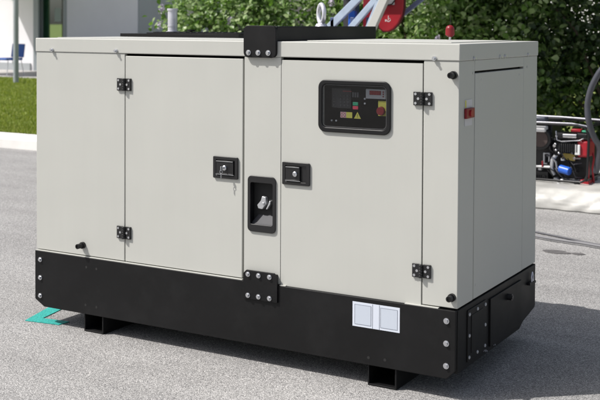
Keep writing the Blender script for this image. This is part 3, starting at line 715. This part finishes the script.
# red guard: rounded plate with rim
g0 = m_at(380, 32).z; xr = m_at(405, 5).x; xl = m_at(366, 5).x; xm = m_at(378, 5).x
gp = [m_at(u, v) for u, v in ((379, -70), (378, -20), (378, 22), (379, 28), (383, 31.5), (388, 31.5), (393, 29), (398, 23.5), (401.5, 16), (403, 8), (403.5, -8), (402, -30), (398, -52), (392, -70))]
gpts = [(p.x, p.z) for p in gp]; gc = (sum(p[0] for p in gpts)/len(gpts), sum(p[1] for p in gpts)/len(gpts))
MB().prism(gpts, 'y', MY, MY+.05).build('red_guard', REDP, mm, .010, 3)
rm = MB(); ring_prism(rm, [(gc[0]+(p[0]-gc[0])*1.07, gc[1]+(p[1]-gc[1])*1.02) for p in gpts], [(gc[0]+(p[0]-gc[0])*1.004, gc[1]+(p[1]-gc[1])*1.001) for p in gpts], 'y', MY+.012, MY+.04); rm.build('guard_rim', mat('dark_red_edge', (.08, .008, .012), .5), mm)
MB().box(at(363, 0, 1, MY+.12).x, at(371, 0, 1, MY+.12).x, MY+.12, MY+.16, .43, 2.2).build('red_strut', mat('bright_red_paint', (.62, .02, .05), .4), mm, .004)
# white marks on the guard: two letters and a small plate
wl = MB(); c = m_at(388.5, 19); k = .0085
for q in range(10):
    a = math.radians(200+q*16); 
    wl.box(c.x+.020*math.cos(a)-.003, c.x+.020*math.cos(a)+.003, MY-.0015, MY-.0004, c.z+.022*math.sin(a)-.003, c.z+.022*math.sin(a)+.003)
wl.box(c.x-.004, c.x+.001, MY-.0015, MY-.0004, c.z-.01, c.z+.03); wl.box(c.x-.032, c.x-.024, MY-.0015, MY-.0004, c.z-.022, c.z-.004); wl.box(c.x+.006, c.x+.018, MY-.0015, MY-.0004, c.z+.004, c.z+.008)
wl.build('guard_emblem', WHITEL, mm)
c = m_at(391, 3); MB().box(c.x-.03, c.x+.035, MY-.002, MY-.0004, c.z-.015, c.z+.06).build('guard_sticker', WHITEL, mm)
cr_ = MB(); cr_.tube([m_at(385, 3, MY-.01), m_at(388, 5, MY-.012), m_at(392, 4, MY-.012), m_at(395, 0, MY-.01)], .006, 8); cr_.build('guard_clip', DARK, mm)
bar(331, 27, 392, -34, 8, MY-.06, BARPAINT, 'brace_bar')
bar(352, 28, 405, -33, 6.5, MY-.12, BARPAINT, 'brace_bar')
bar(373, 28, 404, -41, 9, MY-.18, mat('pale_cream_bar', (.50, .50, .47), .5), 'brace_bar', .05)
bar(369, 27, 400, -49.5, 4, MY-.12, BARPAINT, 'brace_bar')
bar(398, 19, 452, -25, 5, MY+.25, mat('slate_blue_steel', (.16, .20, .32), .4), 'push_bar', .03)
MB().box(at(348, 0, 1, MY+.02).x, at(355, 0, 1, MY+.02).x, MY+.02, MY+.07, .43, 1.66).build('blue_cylinder', BLUE, mm, .01)
for u0, u1 in ((333, 339), (341.5, 345.5)):
    MB().box(m_at(u0, 0).x, m_at(u1, 0).x, MY+.2, MY+.28, .35, 2.3).build('mast_post', mat('dark_mast_steel', (.03, .03, .035), .5) if u0 == 333 else NAVY, mm, .004)
x0, x1 = m_at(330, 0).x-.15, xr+.1
MB().box(x0+.05, xr+.12, MY-.20, MY+.30, 2.02, 2.10).build('cross_head', NAVY, mm, .006)
MB().box(x0, x1, MY-.2, MY+.35, .34, .42).build('chassis', REDP, mm, .01)
for u in (332, 352, 368):
    xx = at(u, 20, 1, MY-.10).x; MB().box(xx-.02, xx+.02, MY-.10, MY-.05, .42, 1.6).build('upright', NAVY, mm, .004)
for xw in (x0+.12, x1-.12):
    for yw in (MY-.24, MY+.37):
        wh = MB().cyl((xw, yw, .21), (xw, yw+.09, .21), .21, 28).build('wheel', RUBBER, mm, .02, 3)
        MB().cyl((xw, yw-.004, .21), (xw, yw+.094, .21), .11, 20).build('rim', GALV, wh)

# ============================================================ PLATFORM + TARP + ENGINE UNIT (right)
PZ = .155
pl = MB().box(-.35, 4.2, 4.86, 6.35, 0, PZ).build('concrete_platform', CONC, None, .01)
tag(pl, 'low pale concrete platform carrying the engine unit', 'platform')
# crumpled pale sheet over the platform's front edge
def tarp():
    mb = MB(); nx, ny = 150, 34; x0, x1 = -.3, 4.1; grid = []
    for j in range(ny+1):
        row = []
        s = j/ny
        for i in range(nx+1):
            x = x0+(x1-x0)*i/nx
            w_ = noise(Vector((x*1.7, s*1.2, 3.1))); w2 = noise(Vector((x*6+s*2.5, s*1.6, 1.7))); w3 = noise(Vector((x*17, s*9, 8)))
            if s < .45:      # on top
                t = s/.45; y = 5.35-.52*t; z = PZ+.006+.018*abs(w2)+.004*abs(w3)
            else:            # rolls over the edge and bulges onto the asphalt
                t = (s-.45)/.55; a = t*math.pi*.5
                y = 4.83-.10*math.sin(a)*(1+.8*w_)-.035*abs(w2)-.006*abs(w3); z = (PZ+.008)*(1-t)**(.9+.5*w_)+.016*abs(w2)*(1-t)
            row.append(mb.bm.verts.new((x, y, max(z, .004))))
        grid.append(row)
    for j in range(ny):
        for i in range(nx):
            f = mb.bm.faces.new([grid[j][i], grid[j][i+1], grid[j+1][i+1], grid[j+1][i]]); f.smooth = True
    m = mat('dusty_white_sheet', (0.46, 0.455, 0.43), 0.42, spec=0.5, var=0.22, vscale=3.5)
    o = mb.build('ground_sheet', m)
    md = o.modifiers.new('thick', 'SOLIDIFY'); md.thickness = .003
    return tag(o, 'crumpled dusty white sheet draped over the edge of the low platform', 'sheet')
tarp()
EY = 5.22
en = thing('engine_unit', (.95, EY+.25, PZ), 'small open-frame black and red engine unit on the low platform', 'engine')
P = lambda u, v, y=EY: at(u, v, 1, y)
def pbox(u0, u1, v0, v1, y, dep, m, name, bev=.004, par=None):
    a, b = P(u0, v1, y), P(u1, v0, y); return MB().box(a.x, b.x, y, y+dep, a.z, b.z).build(name, m, par or en, bev)
def ptube(ps, r, m, name, n=10): return MB().tube([P(*p) for p in ps], r, n).build(name, m, en)
EB = PZ+.03
yl, yr, yb = EY-.06, EY-.06, EY+.5
zb = EB
xL, xR = .55, P(586, 190, yl).x
ztop = P(590, 126, yl).z
def arc(pts, k=4): return pts
fr = MB(); fr.tube([(xL, yl, ztop), (xL, yl, zb+.04), (xL+.04, yl, zb), (xR-.05, yl, zb), (xR-.01, yl, zb+.02), (xR+.01, yl, zb+.07), (xR+.02, yl, ztop-.08), (xR-.01, yl, ztop-.02), (xR-.08, yl, ztop), (xL, yl, ztop)], .011, 10)
fr.build('front_frame', PLASTIC, en)
fr = MB(); fr.tube([(xL, yb, ztop), (xL, yb, zb), (xR-.03, yb, zb), (xR+.02, yb, zb+.07), (xR+.02, yb, ztop-.05), (xR-.06, yb, ztop), (xL, yb, ztop)], .014, 10)
for x in (xL, xR):
    fr.tube([(x, yl, zb+.02), (x, yb, zb+.02)], .012, 8); fr.tube([(x-.01, yl, ztop-.02), (x-.01, yb, ztop-.02)], .012, 8)
fr.build('rear_frame', PLASTIC, en)
for x in (xL+.03, xR-.08):
    for y in (yl, yb): MB().cyl((x, y, PZ+.004), (x, y, zb), .025, 12).build('rubber_foot', RUBBER, en)
CH = mat('bright_chrome', (.5, .5, .52), .22, metal=1.0)
ptube([(520, 114.8, EY-.02), (560, 116.8, EY-.02), (596, 119.5, EY-.02), (612, 121, EY-.02)], .007, GALV, 'top_rail')
ptube([(520, 121.5, EY-.04), (545, 122.3, EY-.04), (572, 123.5, EY-.04), (586, 126, EY-.04), (592, 131, EY-.03), (596, 140, EY)], .0065, GALV, 'hand_rail')
# dark block and cooling shroud
pbox(532, 552, 122, 190, EY+.10, .30, PLASTIC, 'radiator_housing', .01)
c = P(543, 138, EY+.10); MB().cyl((c.x, EY+.10, c.z), (c.x, EY+.01, c.z), .10, 28).build('air_cleaner', PLASTIC, en, .01)
MB().cyl((c.x, EY+.012, c.z), (c.x, EY+.004, c.z), .072, 26).build('air_cleaner_mouth', mat('brown_black_filter', (.06, .042, .038), .7), en)
pbox(530, 545, 126.5, 131.5, EY-.02, .10, WHITEL, 'white_cap', .01)
pbox(530, 545, 117, 124, EY, .12, mat('slate_blue_cover', (.09, .10, .13), .5), 'coolant_tank', .015)
pbox(548, 590, 142, 188, EY+.12, .28, PLASTIC, 'engine_block', .012)
a, b = P(557, 135.5, EY+.02), P(588, 136.5, EY+.02); MB().cyl(a, b, .036, 20).build('silencer', PLASTIC, en, .006)
a, b = P(563.5, 135.3, EY-.01), P(577, 135.8, EY-.01); MB().cyl(a, b, .024, 18).build('silencer_shield', CH, en)
a, b = P(560, 147, EY+.03), P(580, 148, EY+.03); MB().cyl(a, b, .055, 20).build('engine_cylinder', mat('glossy_black', (.012, .012, .014), .15), en, .012)
ptube([(556, 131, EY), (557, 140, EY-.02), (562, 141.5, EY-.02), (580, 140.5, EY-.02), (586, 137, EY)], .006, CH, 'fuel_pipe')
for u, v in ((555.5, 144), (556, 150), (559, 153), (556.5, 136)):
    q = P(u, v, EY-.01); MB().ball(q, .014, (1, .8, .8), 12, 8).build('chrome_fitting', CH, en)
a, b = P(577, 157), P(589, 141); rd = MB(); rd.box(a.x, b.x, EY-.01, EY+.2, a.z, b.z); rd.build('fuel_tank', REDP, en, .02, 3)
q = P(582, 139, EY+.02); MB().cyl((q.x, EY+.02, q.z-.01), (q.x, EY+.02, q.z+.015), .03, 16).build('fuel_cap', REDP, en)
pbox(574.5, 580, 145, 155, EY-.03, .02, WHITEL, 'white_flask', .006)
pbox(571, 581, 129.5, 132, EY+.05, .06, REDP, 'red_lid', .004)
pbox(580, 589, 131, 134.5, EY+.06, .06, GREEN, 'green_cap', .006)
a, b = P(562.5, 159.3, EY+.09), P(575, 152.5, EY+.09)
MB().prism([(a.x, a.z), (b.x-.002, a.z-.008), (b.x, b.z-.02), (b.x-.045, b.z), (a.x+.01, b.z+.002)], 'y', EY+.085, EY+.10).build('yellow_label', mat('amber_label', (.78, .60, .16), .5), en)
ptube([(556, 155, EY+.02), (552.5, 160, EY+.02), (551.5, 168, EY+.02), (554, 175, EY+.02)], .018, DULL, 'intake_elbow')
ptube([(552, 157, EY), (556, 162, EY), (557, 168, EY), (560, 169, EY)], .010, CH, 'oil_pipe')
a, b = P(560, 168.5, EY+.0), P(570, 171.5, EY-.03); MB().cyl(a, b, .036, 22).build('oil_filter', BLUE, en, .006)
ptube([(534, 166, EY-.02), (550, 167, EY-.02)], .010, mat('white_pipe', (.7, .7, .7), .4), 'water_pipe')
pbox(541.5, 543, 161, 167, EY-.035, .015, RED, 'valve_handle', .002)
fr = MB(); a, b = P(543.5, 164, EY+.05), P(550, 153, EY+.05); ring_prism(fr, [(a.x, a.z), (b.x, a.z), (b.x, b.z), (a.x, b.z)], [(a.x+.012, a.z+.012), (b.x-.012, a.z+.012), (b.x-.012, b.z-.012), (a.x+.012, b.z-.012)], 'y', EY+.04, EY+.10); fr.build('battery_frame', DULL, en)
bt = MB(); a, b = P(533, 190, EY+.02), P(548, 172, EY+.02)
bt.box(a.x, b.x, EY+.02, EY+.12, a.z, b.z)
for i in range(6): bt.box(a.x+.01+i*(b.x-a.x-.02)/6, a.x+.018+i*(b.x-a.x-.02)/6, EY+.01, EY+.02, a.z+.02, b.z-.03)
bt.build('battery', PLASTIC, en, .003)
sp = MB(); a, b = P(559, 186, EY+.04), P(580, 180.5, EY+.04); sp.box(a.x, b.x, EY+.04, EY+.2, a.z, b.z)
sp.box(a.x-.05, a.x-.01, EY+.03, EY+.1, a.z, b.z+.01); sp.build('sump', DULL, en, .008)
pbox(580, 589, 180.5, 185, EY, .12, REDP, 'red_bracket', .005)
ptube([(588.5, 150, EY+.01), (589.2, 170, EY+.01), (588.6, 186, EY+.01)], .004, RED, 'red_cable')
ptube([(592, 150, EY+.15), (594, 158, EY+.1), (592.5, 168, EY+.1), (594, 185, EY+.12)], .008, REDP, 'red_strap')
R = random.Random(8)
fm = [CH, PLASTIC, RUBBER, STEEL, HOSE, PLASTIC, CH, HOSE, DULL, PLASTIC, PLASTIC, HOSE]
for i in range(30):
    u, v = R.uniform(537, 582), R.uniform(134, 184); q = P(u, v, EY+.06); d = Vector((R.uniform(-.05, .05), -R.uniform(.02, .07), R.uniform(-.04, .04)))
    if i % 3 == 0: MB().cyl(q, q+d, R.uniform(.008, .018), 6, False).build('engine_fitting', fm[i % 12], en, .002)
    elif i % 3 == 1: MB().cyl(q, q+d*1.3, R.uniform(.005, .011), 12).build('engine_fitting', fm[i % 12], en, .001)
    else:
        r = R.uniform(.008, .022); MB().box(q.x-r, q.x+r, q.y-.05, q.y, q.z-r*.7, q.z+r*.7).build('engine_bracket', fm[i % 12], en, .003)
for i in range(12):
    u = R.uniform(545, 572); v = R.uniform(134, 170)
    ptube([(u, v, EY+.05), (u+R.uniform(-3, 6), v+6, EY-.01), (u+R.uniform(3, 10), v+R.uniform(4, 14), EY), (u+R.uniform(5, 14), v+R.uniform(6, 16), EY+.06)], R.uniform(.003, .006), [PLASTIC, RUBBER, PLASTIC, HOSE][i % 4], 'engine_lead', 8)
for i in range(9):
    a, b = P(561+i*2.1, 151.8, EY+.02), P(561+i*2.1, 143, EY+.02)
    MB().box(a.x, a.x+.006, EY-.035, EY+.05, a.z, b.z).build('cooling_fin', PLASTIC, en)
# thick dark hose arching up out of the unit
h = MB(); hp = [(596, 172, 5.25), (600, 150, 5.15), (594, 137, 5.05), (589, 122, 5.0), (587.5, 106, 5.0), (590, 92, 5.0), (595, 80, 5.0), (603, 68, 5.0), (615, 60, 5.0), (632, 62, 5.0), (645, 80, 5.0), (652, 110, 5.0), (655, 150, 5.02), (656, 188, 5.1)]
raw = [P(*p) for p in hp]; sm = []
for i in range(len(raw)-1):
    p0, p1, p2, p3 = raw[max(i-1, 0)], raw[i], raw[i+1], raw[min(i+2, len(raw)-1)]
    for k in range(6):
        t = k/6; sm.append(.5*((2*p1)+(p2-p0)*t+(2*p0-5*p1+4*p2-p3)*t*t+(3*p1-p0-3*p2+p3)*t*t*t))
h.tube(sm, .026, 14)
tag(h.build('suction_hose', HOSE), 'thick dark grey hose arching up beside the engine unit', 'hose')

# cables and dark spots on the yard
def cable(pts, r, m, name, label, flat=1.0):
    sm = []; raw = [Vector(p) for p in pts]
    for i in range(len(raw)-1):
        p0, p1, p2, p3 = raw[max(i-1, 0)], raw[i], raw[i+1], raw[min(i+2, len(raw)-1)]
        for k in range(8):
            t = k/8; sm.append(.5*((2*p1)+(p2-p0)*t+(2*p0-5*p1+4*p2-p3)*t*t+(3*p1-p0-3*p2+p3)*t*t*t))
    o = MB().tube(sm, r, 10).build(name, m); return tag(o, label, 'cable')
cable([(-.4, 4.3, .009), (.6, 4.02, .009), (1.463, 3.665, .009), (1.75, 3.545, .009), (2.0, 3.44, .009), (3.2, 3.1, .009), (4.4, 3.2, .009)], .007, CABLE, 'thin_cable', 'thin dark cable lying across the asphalt, nearer the low platform')
cable([(-.4, 3.95, .02), (.6, 3.75, .02), (1.533, 3.46, .02), (1.77, 3.40, .02), (2.01, 3.345, .02), (3.2, 2.95, .02), (4.4, 2.8, .02)], .010, mat('grey_hose', (.17, .17, .18), .6), 'thick_cable', 'thicker grey cable lying across the asphalt, farther from the low platform')
def blot(cx, cy, rx, ry, seed, name, label):
    mb = MB(); pts = []
    for i in range(26):
        a = 2*math.pi*i/26; k = 1+.35*noise(Vector((math.cos(a)*1.6+seed, math.sin(a)*1.6, seed))); pts.append((cx+rx*k*math.cos(a), cy+ry*k*math.sin(a)))
    mb.prism(pts, 'z', .0006, .004); return tag(mb.build(name, mat('oil_stain', (.12, .115, .115), .6, var=.3, vscale=60, bump=1, bscale=200)), kind='structure')
blot(1.775, 3.09, .095, .055, 2, 'oil_stain', ''); blot(1.925, 3.10, .045, .03, 5, 'oil_stain', '')
scene.render.engine = 'CYCLES'
